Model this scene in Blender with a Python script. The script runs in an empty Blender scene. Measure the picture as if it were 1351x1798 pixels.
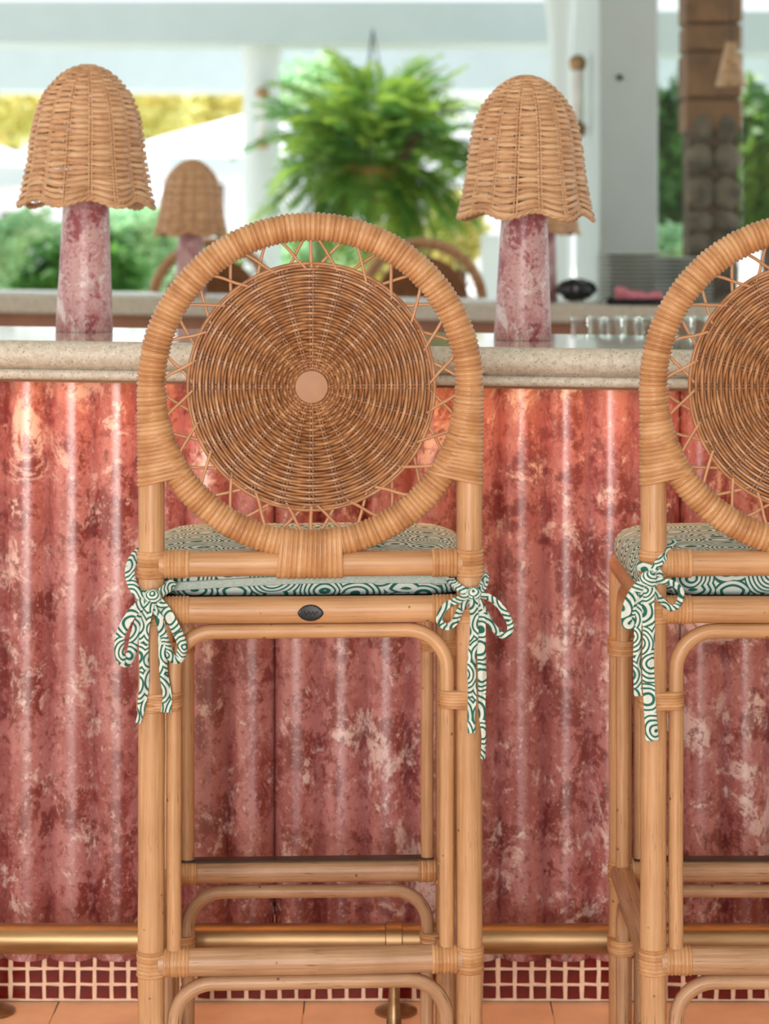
import bpy, math, random
from mathutils import Vector, Matrix, noise
import numpy as np
random.seed(7)
PI = math.pi
sc = bpy.context.scene
COL = sc.collection

# ---------------------------------------------------------------- camera
FPX = 3963.0; CU = 675.5; CV = 430.0; CZ = 1.23
cam_d = bpy.data.cameras.new('camera'); cam = bpy.data.objects.new('camera', cam_d); COL.objects.link(cam)
cam.location = (0, 0, CZ); cam.rotation_euler = (PI/2, 0, 0)
cam_d.sensor_fit = 'HORIZONTAL'; cam_d.sensor_width = 36; cam_d.lens = FPX/1351*36
cam_d.shift_y = -(899-CV)/1351
cam_d.clip_start = 0.05; cam_d.clip_end = 400
cam_d.dof.use_dof = True; cam_d.dof.focus_distance = 3.12
cam_d.dof.aperture_fstop = cam_d.lens/15.0
sc.camera = cam
# ---------------------------------------------------------------- world, sun, exposure
w = bpy.data.worlds.new('world'); sc.world = w; w.use_nodes = True
nt = w.node_tree; nt.nodes.clear()
wo = nt.nodes.new('ShaderNodeOutputWorld'); bg = nt.nodes.new('ShaderNodeBackground')
tc = nt.nodes.new('ShaderNodeTexCoord'); sx = nt.nodes.new('ShaderNodeSeparateXYZ'); rp = nt.nodes.new('ShaderNodeValToRGB')
rp.color_ramp.elements[0].position = 0.0; rp.color_ramp.elements[0].color = (0.94, 0.98, 1.0, 1)
rp.color_ramp.elements[1].position = 1.0; rp.color_ramp.elements[1].color = (0.62, 0.80, 1.0, 1)
nt.links.new(tc.outputs['Generated'], sx.inputs[0]); nt.links.new(sx.outputs['Z'], rp.inputs[0])
nt.links.new(rp.outputs[0], bg.inputs[0]); bg.inputs[1].default_value = 1.0
nt.links.new(bg.outputs[0], wo.inputs[0])
sun_d = bpy.data.lights.new('sun', 'SUN'); sun_d.energy = 5.5; sun_d.angle = math.radians(1.0); sun_d.color = (1.0, 0.985, 0.95)
sun = bpy.data.objects.new('sun', sun_d); COL.objects.link(sun)
sun.rotation_euler = Vector((0.50, -0.35, -1.0)).to_track_quat('-Z', 'Y').to_euler()
def area(name, loc, target, sx_, sy_, power, color):
    d = bpy.data.lights.new(name, 'AREA'); d.shape = 'RECTANGLE'; d.size = sx_; d.size_y = sy_; d.energy = power; d.color = color
    o = bpy.data.objects.new(name, d); COL.objects.link(o); o.location = loc
    o.rotation_euler = (Vector(target)-Vector(loc)).to_track_quat('-Z', 'Y').to_euler()
    return o
# added area light behind and left of the camera, brightens stools and panel ridges
area('added_rear_fill', (-0.75, -2.6, 1.30), (-0.1, 3.3, 0.75), 1.7, 2.4, 150, (1.0, 0.97, 0.93))
vs = sc.view_settings
vs.view_transform = 'Standard'; vs.look = 'None'; vs.gamma = 1.0; vs.use_curve_mapping = False
vs.exposure = 0.44

# ---------------------------------------------------------------- material helpers
def new_mat(name):
    m = bpy.data.materials.new(name); m.use_nodes = True
    t = m.node_tree; b = t.nodes['Principled BSDF']
    return m, t, b
def node(t, kind, **kw):
    n = t.nodes.new(kind)
    for k, v in kw.items():
        if k in n.inputs: n.inputs[k].default_value = v
        else: setattr(n, k, v)
    return n
def ramp(t, fac, stops, interp='LINEAR'):
    r = t.nodes.new('ShaderNodeValToRGB'); cr = r.color_ramp; cr.interpolation = interp
    while len(cr.elements) < len(stops): cr.elements.new(0.5)
    for e, (p, c) in zip(cr.elements, stops):
        e.position = p; e.color = (*c, 1) if len(c) == 3 else c
    t.links.new(fac, r.inputs[0]); return r
def mix(t, fac, a, b, blend='MIX'):
    n = t.nodes.new('ShaderNodeMix'); n.data_type = 'RGBA'; n.blend_type = blend
    for val, i in ((fac, 0), (a, 6), (b, 7)):
        if hasattr(val, 'links'): t.links.new(val, n.inputs[i])
        elif i == 0: n.inputs[0].default_value = val
        else: n.inputs[i].default_value = (*val, 1)
    return n.outputs[2]
def mapped(t, coord, scale, loc=(0, 0, 0)):
    tcn = t.nodes.new('ShaderNodeTexCoord'); mp = t.nodes.new('ShaderNodeMapping')
    mp.inputs['Scale'].default_value = scale; mp.inputs['Location'].default_value = loc
    t.links.new(tcn.outputs[coord], mp.inputs[0]); return mp.outputs[0]
def noise_n(t, vec, scale, detail=4, rough=0.55, dist=0.0):
    n = node(t, 'ShaderNodeTexNoise', Scale=scale, Detail=detail, Roughness=rough, Distortion=dist)
    t.links.new(vec, n.inputs['Vector']); return n.outputs[0]
def bump(t, b, h, strength=0.3, dist=0.001):
    n = t.nodes.new('ShaderNodeBump'); n.inputs['Strength'].default_value = strength; n.inputs['Distance'].default_value = dist
    t.links.new(h, n.inputs['Height']); t.links.new(n.outputs[0], b.inputs['Normal'])
def plain(name, col, rough=0.6, metal=0.0, var=0.12, scale=12):
    m, t, b = new_mat(name)
    v = mapped(t, 'Object', (1, 1, 1)); n = noise_n(t, v, scale)
    lo = tuple(c*(1-var) for c in col); hi = tuple(min(1, c*(1+var)) for c in col)
    r = ramp(t, n, [(0.3, lo), (0.7, hi)])
    t.links.new(r.outputs[0], b.inputs['Base Color']); b.inputs['Roughness'].default_value = rough; b.inputs['Metallic'].default_value = metal
    return m

def rattan_pole(name, dark, mid, light, wear=0.5):
    m, t, b = new_mat(name)
    v = mapped(t, 'UV', (260, 7, 1)); g = noise_n(t, v, 1.0, 5, 0.65)
    r = ramp(t, g, [(0.28, dark), (0.5, mid), (0.74, light)])
    v2 = mapped(t, 'Object', (1, 1, 1)); n2 = noise_n(t, v2, 7, 3)
    r2 = ramp(t, n2, [(0.32, (0.80, 0.74, 0.68)), (0.68, (1.06, 1.05, 1.05))])
    c = mix(t, 1.0, r.outputs[0], r2.outputs[0], 'MULTIPLY')
    v3 = mapped(t, 'UV', (420, 26, 1), (3, 7, 0)); n3 = noise_n(t, v3, 1.0, 2, 0.5)
    r3 = ramp(t, n3, [(0.66, (0, 0, 0)), (0.71, (wear, wear, wear))])
    c = mix(t, r3.outputs[0], c, (0.13, 0.07, 0.035))
    v4 = mapped(t, 'Object', (60, 60, 60)); vo = node(t, 'ShaderNodeTexVoronoi', Scale=0.55); t.links.new(v4, vo.inputs['Vector'])
    r4 = ramp(t, vo.outputs['Distance'], [(0.05, (0.85, 0.85, 0.85)), (0.085, (0, 0, 0))])
    c = mix(t, r4.outputs[0], c, (0.10, 0.055, 0.03))
    t.links.new(c, b.inputs['Base Color']); b.inputs['Roughness'].default_value = 0.42
    bump(t, b, g, 0.25, 0.0006)
    return m
def cane(name, dark, mid, light, rough=0.4):
    m, t, b = new_mat(name)
    a = t.nodes.new('ShaderNodeAttribute'); a.attribute_name = 'tone'
    v = mapped(t, 'Object', (1, 1, 1)); n = noise_n(t, v, 38, 4, 0.6)
    ad = node(t, 'ShaderNodeMath', operation='MULTIPLY_ADD'); t.links.new(a.outputs['Fac'], ad.inputs[0]); ad.inputs[1].default_value = 0.45
    sb = node(t, 'ShaderNodeMath', operation='MULTIPLY'); t.links.new(n, sb.inputs[0]); sb.inputs[1].default_value = 0.62
    t.links.new(sb.outputs[0], ad.inputs[2])
    r = ramp(t, ad.outputs[0], [(0.22, dark), (0.52, mid), (0.80, light)])
    n2 = noise_n(t, v, 420, 2)
    r2 = ramp(t, n2, [(0.68, (0, 0, 0)), (0.74, (0.35, 0.35, 0.35))])
    c = mix(t, r2.outputs[0], r.outputs[0], (0.14, 0.07, 0.03))
    t.links.new(c, b.inputs['Base Color']); b.inputs['Roughness'].default_value = rough
    return m
M_POLE = rattan_pole('rattan_pole', (0.41, 0.215, 0.098), (0.54, 0.30, 0.148), (0.63, 0.385, 0.215))
M_WORN = rattan_pole('rattan_worn', (0.32, 0.175, 0.095), (0.47, 0.275, 0.155), (0.58, 0.38, 0.245), 0.85)
M_BIND = cane('cane_binding', (0.29, 0.12, 0.045), (0.49, 0.24, 0.10), (0.63, 0.37, 0.19), 0.36)
M_WEAVE = cane('wicker_weave', (0.14, 0.052, 0.018), (0.33, 0.14, 0.055), (0.56, 0.30, 0.14), 0.38)
M_STRAND = cane('lattice_cane', (0.36, 0.17, 0.075), (0.46, 0.22, 0.10), (0.56, 0.30, 0.15), 0.4)
M_SHADE = cane('shade_wicker', (0.36, 0.165, 0.075), (0.58, 0.315, 0.16), (0.72, 0.45, 0.25), 0.5)
M_DISC = plain('wood_button', (0.36, 0.17, 0.08), 0.5, 0, 0.08, 60)
M_BLACK = plain('black_metal', (0.018, 0.018, 0.020), 0.4, 0.5, 0.3, 90)
M_DARKSTRIP = plain('dark_footplate', (0.05, 0.028, 0.02), 0.45, 0.3)
M_DECK = plain('seat_deck', (0.05, 0.03, 0.02), 0.8)

def fabric(name, coord, scale, rings=46.0):
    m, t, b = new_mat(name)
    v = mapped(t, coord, (1, 1, 1))
    ns = t.nodes.new('ShaderNodeTexNoise'); ns.inputs['Scale'].default_value = scale*0.8; ns.inputs['Detail'].default_value = 1
    t.links.new(v, ns.inputs['Vector'])
    mm = node(t, 'ShaderNodeVectorMath', operation='MULTIPLY_ADD')
    t.links.new(ns.outputs['Color'], mm.inputs[0]); mm.inputs[1].default_value = (0.28/scale,)*3; t.links.new(v, mm.inputs[2])
    vo = node(t, 'ShaderNodeTexVoronoi', Scale=scale, Randomness=0.55); t.links.new(mm.outputs[0], vo.inputs['Vector'])
    mu = node(t, 'ShaderNodeMath', operation='MULTIPLY'); t.links.new(vo.outputs['Distance'], mu.inputs[0]); mu.inputs[1].default_value = rings
    si = node(t, 'ShaderNodeMath', operation='SINE'); t.links.new(mu.outputs[0], si.inputs[0])
    ha = node(t, 'ShaderNodeMath', operation='MULTIPLY_ADD'); t.links.new(si.outputs[0], ha.inputs[0]); ha.inputs[1].default_value = 0.5; ha.inputs[2].default_value = 0.5
    r = ramp(t, ha.outputs[0], [(0.30, (0.012, 0.12, 0.09)), (0.46, (0.64, 0.70, 0.65))])
    n = noise_n(t, v, scale*1.1, 2)
    r2 = ramp(t, n, [(0.40, (1, 1, 1)), (0.62, (0.35, 0.6, 0.6))])
    c = mix(t, 0.0, r.outputs[0], r2.outputs[0], 'MULTIPLY')
    t.links.new(c, b.inputs['Base Color']); b.inputs['Roughness'].default_value = 0.85
    f = noise_n(t, v, 900, 2); bump(t, b, f, 0.25, 0.0005)
    return m
M_FAB = fabric('printed_cotton', 'Object', 19.0, 60.0)
M_RIB = fabric('printed_ribbon', 'UV', 27.0, 44.0)
M_ZIP = plain('zip_tape', (0.42, 0.50, 0.45), 0.8, 0, 0.15, 300)

def marble(name, cs=1.0, cols=((0.34, 0.115, 0.095), (0.215, 0.026, 0.016), (0.50, 0.225, 0.205), (0.70, 0.54, 0.47)), rough=0.28, dark_at=0.53, white_at=0.60, lite_at=0.50, fine=False):
    m, t, b = new_mat(name)
    base, dark, lite, wht = cols
    def layer(scale, loc, detail=8, rough_=0.7, dist=0.25):
        v = mapped(t, 'Object', (cs, cs, cs*0.85), loc); return noise_n(t, v, scale, detail, rough_, dist)
    c = ramp(t, layer(3.5, (1, 8, 3)), [(0.40, base), (0.60, tuple((x+y)/2 for x, y in zip(base, lite)))]).outputs[0]
    k = ramp(t, layer(11, (4.1, 2.2, 7.7), 9, 0.72), [(lite_at, (0, 0, 0)), (lite_at+0.05, (0.85,)*3)]); c = mix(t, k.outputs[0], c, lite)
    k = ramp(t, layer(9, (-8, 3, 1.7), 10, 0.70), [(dark_at, (0, 0, 0)), (dark_at+0.03, (0.95,)*3)]); c = mix(t, k.outputs[0], c, dark)
    k = ramp(t, layer(70, (9, 3, 2), 4, 0.7, 0.3), [(0.55, (0, 0, 0)), (0.60, (0.65,)*3)]); c = mix(t, k.outputs[0], c, lite)
    k = ramp(t, layer(8, (-3.1, 5.2, 1.3), 11, 0.74, 0.6), [(white_at, (0, 0, 0)), (white_at+0.045, (0.85,)*3)]); c = mix(t, k.outputs[0], c, wht)
    if fine:
        k = ramp(t, layer(24, (5, -3, 4), 9, 0.8, 0.4), [(0.575, (0, 0, 0)), (0.61, (0.8,)*3)]); c = mix(t, k.outputs[0], c, wht)
        k = ramp(t, layer(17, (7, 7, -4), 9, 0.78, 0.3), [(0.56, (0, 0, 0)), (0.59, (0.85,)*3)]); c = mix(t, k.outputs[0], c, dark)
        k = ramp(t, layer(150, (1, 7, 4), 3, 0.7, 0.2), [(0.60, (0, 0, 0)), (0.66, (0.7,)*3)]); c = mix(t, k.outputs[0], c, tuple((x+y)/2 for x, y in zip(wht, lite)))
    n5 = layer(95, (2, 3, 12), 4, 0.7, 0.3)
    k = ramp(t, n5, [(0.56, (0, 0, 0)), (0.62, (0.75,)*3)]); c = mix(t, k.outputs[0], c, dark)
    t.links.new(c, b.inputs['Base Color']); b.inputs['Roughness'].default_value = rough
    bump(t, b, n5, 0.10, 0.0006)
    return m
M_PANEL = marble('marbled_resin', 1.0, ((0.285, 0.060, 0.055), (0.17, 0.012, 0.010), (0.43, 0.165, 0.16), (0.69, 0.52, 0.48)), 0.37, 0.535, 0.550, 0.485, True)
M_PANEL.node_tree.nodes['Principled BSDF'].inputs['Specular IOR Level'].default_value = 0.9
pb_ = M_PANEL.node_tree.nodes['Principled BSDF']; pb_.inputs['Specular IOR Level'].default_value = 1.0; pb_.inputs['Coat Weight'].default_value = 0.7; pb_.inputs['Coat Roughness'].default_value = 0.36
M_STEM = marble('pink_marble_stem', 1.9, ((0.46, 0.20, 0.20), (0.30, 0.06, 0.075), (0.60, 0.36, 0.35), (0.76, 0.64, 0.62)), 0.38, 0.55, 0.54, 0.46)
def terrazzo():
    m, t, b = new_mat('beige_terrazzo')
    v = mapped(t, 'Object', (1, 1, 1))
    n = noise_n(t, v, 90, 4, 0.7); c = ramp(t, n, [(0.35, (0.50, 0.43, 0.34)), (0.6, (0.66, 0.60, 0.51))]).outputs[0]
    vo = node(t, 'ShaderNodeTexVoronoi', Scale=170.0); t.links.new(v, vo.inputs['Vector'])
    k = ramp(t, vo.outputs['Distance'], [(0.17, (0.75, 0.75, 0.75)), (0.26, (0, 0, 0))])
    c = mix(t, k.outputs[0], c, (0.22, 0.17, 0.12))
    n2 = noise_n(t, v, 260, 2); k = ramp(t, n2, [(0.62, (0, 0, 0)), (0.68, (0.6, 0.6, 0.6))]); c = mix(t, k.outputs[0], c, (0.78, 0.74, 0.66))
    t.links.new(c, b.inputs['Base Color']); b.inputs['Roughness'].default_value = 0.10
    r = ramp(t, n, [(0.3, (0.10,)*3), (0.8, (0.20,)*3)]); r.color_ramp.elements[0].color = (0.04,)*3+(1,); r.color_ramp.elements[1].color = (0.09,)*3+(1,); t.links.new(r.outputs[0], b.inputs['Roughness'])
    return m
M_TERR = terrazzo()
M_TERRH = terrazzo(); M_TERRH.name = 'honed_terrazzo'
for n_ in M_TERRH.node_tree.nodes:
    if n_.type == 'BSDF_PRINCIPLED':
        for l_ in list(n_.inputs['Roughness'].links): M_TERRH.node_tree.links.remove(l_)
        n_.inputs['Roughness'].default_value = 0.5
def brass():
    m, t, b = new_mat('aged_brass')
    v = mapped(t, 'Object', (3, 30, 30)); n = noise_n(t, v, 1.6, 5, 0.6)
    r = ramp(t, n, [(0.3, (0.25, 0.15, 0.07)), (0.6, (0.40, 0.255, 0.13)), (0.8, (0.30, 0.16, 0.08))])
    t.links.new(r.outputs[0], b.inputs['Base Color']); b.inputs['Metallic'].default_value = 0.85; b.inputs['Roughness'].default_value = 0.40
    return m
M_BRASS = brass()
M_TILE = plain('dark_red_glazed_tile', (0.135, 0.008, 0.006), 0.18, 0, 0.45, 30)
M_GROUT = plain("peach_grout", (0.94, 0.62, 0.44), 0.85, 0, 0.12, 60)
M_FLOORT = plain('peach_terracotta', (0.94, 0.60, 0.39), 0.55, 0, 0.14, 9)
M_WHITE = plain('white_paint', (0.66, 0.72, 0.70), 0.55, 0, 0.03, 4)
M_GREYW = plain('pale_grey_paint', (0.52, 0.59, 0.57), 0.6, 0, 0.03, 4)
M_BROWN = plain('terracotta_render', (0.38, 0.17, 0.10), 0.6, 0, 0.15, 8)
M_BARK = plain('dark_bark', (0.10, 0.06, 0.035), 0.9, 0, 0.4, 20)
M_STONE = plain('rough_stone', (0.16, 0.125, 0.09), 0.95, 0, 0.5, 14)
M_TIMBER = plain('brown_timber', (0.22, 0.105, 0.045), 0.7, 0, 0.35, 9)
M_SAND = plain('pale_paving', (0.66, 0.64, 0.58), 0.9, 0, 0.1, 1.5)
M_CANVAS = plain('white_canvas', (0.88, 0.90, 0.92), 0.8, 0, 0.03, 3)
M_PLATE = plain('stoneware', (0.58, 0.61, 0.55), 0.3, 0, 0.1, 20)
M_BLKCLOTH = plain('black_plastic', (0.012, 0.014, 0.016), 0.15, 0, 0.3, 20)
M_PINKCLOTH = plain('pink_napkin', (0.62, 0.20, 0.25), 0.85, 0, 0.2, 50)
M_COPPERTERR = plain('hanging_pot_terracotta', (0.30, 0.10, 0.035), 0.8, 0, 0.3, 10)
def leaf(name, lo, hi, scale=5.0, trans=0.45):
    m, t, b = new_mat(name)
    v = mapped(t, 'Object', (1, 1, 1)); n = noise_n(t, v, scale, 3, 0.6)
    r = ramp(t, n, [(0.35, lo), (0.65, hi)])
    t.links.new(r.outputs[0], b.inputs['Base Color']); b.inputs['Roughness'].default_value = 0.5
    tr = t.nodes.new('ShaderNodeBsdfTranslucent'); t.links.new(r.outputs[0], tr.inputs[0])
    mx = t.nodes.new('ShaderNodeMixShader'); mx.inputs[0].default_value = trans
    t.links.new(b.outputs[0], mx.inputs[1]); t.links.new(tr.outputs[0], mx.inputs[2])
    t.links.new(mx.outputs[0], t.nodes['Material Output'].inputs[0])
    return m
M_FERN = leaf('fern_green', (0.06, 0.21, 0.03), (0.36, 0.48, 0.07), 3.0)
M_HEDGE = leaf('hedge_green', (0.36, 0.66, 0.38), (0.74, 0.88, 0.55), 2.2, 0.55)
M_YELLOW = leaf('yellow_blossom', (0.66, 0.66, 0.22), (0.92, 0.82, 0.34), 2.0)
M_PURPLE = leaf('mauve_blossom', (0.50, 0.30, 0.48), (0.75, 0.60, 0.70), 2.0)
M_DEEP = leaf('deep_green', (0.03, 0.12, 0.025), (0.16, 0.36, 0.07), 3.0)
def glass(name, tint=(0.95, 1.0, 0.98), rough=0.0):
    m, t, b = new_mat(name)
    b.inputs['Base Color'].default_value = (*tint, 1); b.inputs['Transmission Weight'].default_value = 1.0
    b.inputs['Roughness'].default_value = rough; b.inputs['IOR'].default_value = 1.45
    return m
M_GLASS = glass('clear_glass')
m_, t_, b_ = new_mat('warm_strip_light'); M_LED = m_
em = t_.nodes.new('ShaderNodeEmission'); em.inputs[0].default_value = (1.0, 0.38, 0.09, 1); em.inputs[1].default_value = 34.0
t_.links.new(em.outputs[0], t_.nodes['Material Output'].inputs[0])

# ---------------------------------------------------------------- mesh builder
class MB:
    def __init__(s): s.v = []; s.f = []; s.tone = []; s.uv = []
    def vert(s, p, tone=0.5, uv=(0, 0)):
        s.v.append(tuple(p)); s.tone.append(tone); s.uv.append(uv); return len(s.v)-1
    def loops(s, loops, close_u=True, close_v=False, cap=True):
        """loops: list of lists of vertex ids"""
        n = len(loops[0]); L = len(loops)
        for i in range(L if close_v else L-1):
            a = loops[i]; b = loops[(i+1) % L]
            for j in range(n if close_u else n-1):
                k = (j+1) % n
                s.f.append((a[j], a[k], b[k], b[j]))
        if cap and close_u and not close_v:
            s.f.append(tuple(reversed(loops[0]))); s.f.append(tuple(loops[-1]))
    def tube(s, pts, r, n=12, closed=False, tone=0.5, cap=True, flat=None):
        pts = [Vector(p) for p in pts]; L = len(pts)
        rs = r if hasattr(r, '__len__') else [r]*L
        loops = []; length = 0
        up = None
        for i, p in enumerate(pts):
            if closed: t = (pts[(i+1) % L]-pts[i-1]).normalized()
            else: t = (pts[min(i+1, L-1)]-pts[max(i-1, 0)]).normalized()
            if up is None:
                up = t.orthogonal().normalized()
            up = (up - t*up.dot(t))
            up = up.normalized() if up.length > 1e-6 else t.orthogonal().normalized()
            if flat is not None:
                a = (Vector(flat)-t*Vector(flat).dot(t)).normalized()
            else: a = up
            bb = t.cross(a)
            if i: length += (p-pts[i-1]).length
            lp = []
            for j in range(n):
                an = 2*PI*j/n
                lp.append(s.vert(p+a*math.cos(an)*rs[i]+bb*math.sin(an)*rs[i], tone, (abs(2*j/n-1)*PI*rs[i]+0.37*(tone), length)))
            loops.append(lp)
        s.loops(loops, True, closed, cap)
    def capsule(s, stations, n_half=8, cap=True):
        """stations: (A, B, u, d, r, tone): loop round the segment A-B in the plane u (along A-B), d"""
        loops = []
        for (A, B, u, d, r, tone) in stations:
            lp = []
            for j in range(n_half+1):
                an = -PI/2+PI*j/n_half
                lp.append(s.vert(B+u*math.cos(an)*r+d*math.sin(an)*r, tone))
            for j in range(n_half+1):
                an = PI/2+PI*j/n_half
                lp.append(s.vert(A+u*math.cos(an)*r+d*math.sin(an)*r, tone))
            loops.append(lp)
        s.loops(loops, True, False, cap)
    def box(s, x0, x1, y0, y1, z0, z1, tone=0.5, bev=0.0):
        if bev > 0:
            b = bev; loops = []
            for (z, i) in ((z0, b), (z0+b, 0), (z1-b, 0), (z1, b)):
                c = []
                X0, X1, Y0, Y1 = x0+i, x1-i, y0+i, y1-i
                q = b if i == 0 else b*0.5
                for p in ((X0+q, Y0), (X1-q, Y0), (X1, Y0+q), (X1, Y1-q), (X1-q, Y1), (X0+q, Y1), (X0, Y1-q), (X0, Y0+q)):
                    c.append(s.vert((p[0], p[1], z), tone))
                loops.append(c)
            s.loops(loops); return
        i = [s.vert(p, tone) for p in ((x0,y0,z0),(x1,y0,z0),(x1,y1,z0),(x0,y1,z0),(x0,y0,z1),(x1,y0,z1),(x1,y1,z1),(x0,y1,z1))]
        for f in ((3,2,1,0),(4,5,6,7),(0,1,5,4),(1,2,6,5),(2,3,7,6),(3,0,4,7)): s.f.append(tuple(i[k] for k in f))
    def lathe(s, prof, c=(0, 0), n=32, tone=0.5):
        """prof: list (r, z); open ended profile with caps"""
        loops = [[s.vert((c[0]+r*math.cos(2*PI*j/n), c[1]+r*math.sin(2*PI*j/n), z), tone) for j in range(n)] for r, z in prof]
        s.loops(loops)
    def build(s, name, mat, parent=None, smooth=True, loc=None, kind=None):
        me = bpy.data.meshes.new(name); me.from_pydata(s.v, [], s.f)
        me.materials.append(mat)
        if smooth: me.polygons.foreach_set('use_smooth', [True]*len(me.polygons))
        at = me.attributes.new('tone', 'FLOAT', 'POINT'); at.data.foreach_set('value', s.tone)
        uv = me.uv_layers.new(name='UVMap')
        li = np.empty(len(me.loops), dtype=np.int32); me.loops.foreach_get('vertex_index', li)
        uvs = np.array(s.uv, dtype=np.float32)[li]; uv.data.foreach_set('uv', uvs.ravel())
        me.update()
        if smooth:
            try: me.set_sharp_from_angle(angle=math.radians(50))
            except Exception: pass
        o = bpy.data.objects.new(name, me); COL.objects.link(o)
        if parent: o.parent = parent
        if loc: o.location = loc
        if kind: o['kind'] = kind
        return o
def tag(o, label=None, cat=None, group=None, kind=None):
    if label: o['label'] = label
    if cat: o['category'] = cat
    if group: o['group'] = group
    if kind: o['kind'] = kind
    return o
def empty(name, loc=(0, 0, 0), rz=0.0):
    o = bpy.data.objects.new(name, None); COL.objects.link(o); o.location = loc; o.rotation_euler = (0, 0, rz); o.empty_display_size = 0.1
    return o
def copy_tree(o, parent=None):
    c = o.copy(); COL.objects.link(c)
    if parent: c.parent = parent
    for ch in [q for q in KIDS.get(o.name, ())]: copy_tree(ch, c)
    return c
KIDS = {}
def index_kids(root):
    def rec(o):
        ks = [q for q in bpy.data.objects if q.parent == o]; KIDS[o.name] = ks
        for k in ks: rec(k)
    rec(root)
def P(u, v, d): return Vector(((u-CU)*d/FPX, d, CZ-(v-CV)*d/FPX))
def smooth_path(pts, k=6):
    """Catmull-Rom through pts"""
    pts = [Vector(p) for p in pts]; out = []
    for i in range(len(pts)-1):
        p0 = pts[max(i-1, 0)]; p1 = pts[i]; p2 = pts[i+1]; p3 = pts[min(i+2, len(pts)-1)]
        for j in range(k):
            t = j/k
            out.append(0.5*((2*p1)+(p2-p0)*t+(2*p0-5*p1+4*p2-p3)*t*t+(3*p1-p0-3*p2+p3)*t**3))
    out.append(pts[-1]); return out

# ================================================================ structure
mb = MB(); mb.box(-14, 14, -6, 3.62, -0.05, -0.0030); fl = mb.build('floor', M_GROUT, smooth=False); tag(fl, kind='structure')
# floor tiles near the bar (a strip is all the photograph shows)
TS = 0.40
for i in range(-4, 5):
    for j in range(3):
        mb = MB(); x0 = i*TS-0.13; y1 = 3.672-j*TS
        mb.box(x0+0.001, x0+TS-0.001, y1-TS+0.001, y1-0.001, -0.0029, random.uniform(-0.0008, 0.0004), bev=0.0008)
        mb.build('floor_tile', M_FLOORT, fl, smooth=False)
mb = MB(); mb.box(-14, 14, 3.62, 12, -0.05, -0.014); g = mb.build('floor', M_SAND, smooth=False); tag(g, kind='structure')
mb = MB(); mb.box(-60, 60, 12, 120, -0.06, -0.02); g = mb.build('paving', M_SAND, smooth=False); tag(g, kind='structure')
mb = MB(); mb.box(-7, 4.2, -4, 11.5, 3.3, 3.5); g = mb.build('sun_block_slab', M_WHITE, smooth=False); tag(g, kind='structure')  # added slab out of view, keeps the sun off the bar
for (nm, a) in (('light_block_right', (4.0, 4.2, -4, 3.4, 0, 3.3)), ('light_block_back', (0.6, 4.0, -4.2, -4.0, 0, 3.3)), ('light_block_back', (-5.0, -2.2, -4.2, -4.0, 0, 3.3)), ('light_block_left', (-4.2, -4.0, -4, 0.6, 0, 3.3))):  # added walls out of view, cut ambient light and leave a bright gap behind
    mb = MB(); mb.box(*a); g = mb.build(nm, M_GREYW, smooth=False); tag(g, kind='structure')

# ================================================================ bar
SL = 0.0142; SLB = 0.0175
ZC = 1.0732
def zc(x): return ZC-SL*x
PY = 3.66            # centre plane of the corrugated panels
PER = 0.0733
def zpix(v, d): return CZ-(v-CV)*d/FPX
bar = empty('bar_counter', (0, 3.9, 0))
tag(bar, 'long bar front of corrugated red and pink marbled panels under a beige stone top', 'bar')
OY = 3.9
# carcass
mb = MB(); mb.box(-2.2, 2.2, 3.70-OY, 4.05-OY, 0.0, 0.985); mb.build('carcass', M_BROWN, bar, smooth=False)
# panels
seam0 = (482-CU)*PY/FPX
NR = 9
zb = zpix(1685, PY)
for k in (-2, -1, 0, 1):
    xs = seam0+k*NR*PER; mb = MB(); N = NR*20
    zt0 = 1.035
    rows = []
    front = []; back = []
    for i in range(N+1):
        x = xs+0.0008+(NR*PER-0.0016)*i/N
        ph = (x-seam0)/PER
        qq = abs(2*(ph-math.floor(ph))-1); y = PY+0.011-0.0225*(1-qq**2.5)**1.12
        if k == 0: pass
        front.append((x, y)); back.append((x, y+0.006))
    zt = lambda x: zc(x)-0.030
    lp = []
    for z_i in range(2):
        row = [mb.vert((x, y-OY, zb if z_i == 0 else zt(x))) for x, y in front]+[mb.vert((x, y-OY, zb if z_i == 0 else zt(x))) for x, y in reversed(back)]
        lp.append(row)
    mb.loops(lp, True, False, True)
    mb.build('corrugated_panel', M_PANEL, bar)
# under-top wooden strip and strip light
mb = MB(); 
ids = []
for x in (-2.2, 2.2):
    z1 = zc(x)-0.060; z0 = z1-0.006
    ids.append([mb.vert((x, y-OY, z)) for y, z in ((3.527, z1-.0012), (3.527, z1-.0052), (3.534, z1-.0052), (3.534, z1-.0012))])
mb.loops(ids); mb.build('timber_edge_strip', M_TIMBER, bar, smooth=False)
mb = MB(); ids = []
for x in (-2.2, 2.2):
    z1 = zc(x)-0.060; z0 = z1-0.004
    ids.append([mb.vert((x, y-OY, z)) for y, z in ((3.538, z1-.0012), (3.538, z1-.003), (3.548, z1-.003), (3.548, z1-.0012))])
mb.loops(ids); mb.build('strip_light', M_LED, bar, smooth=False)
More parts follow.
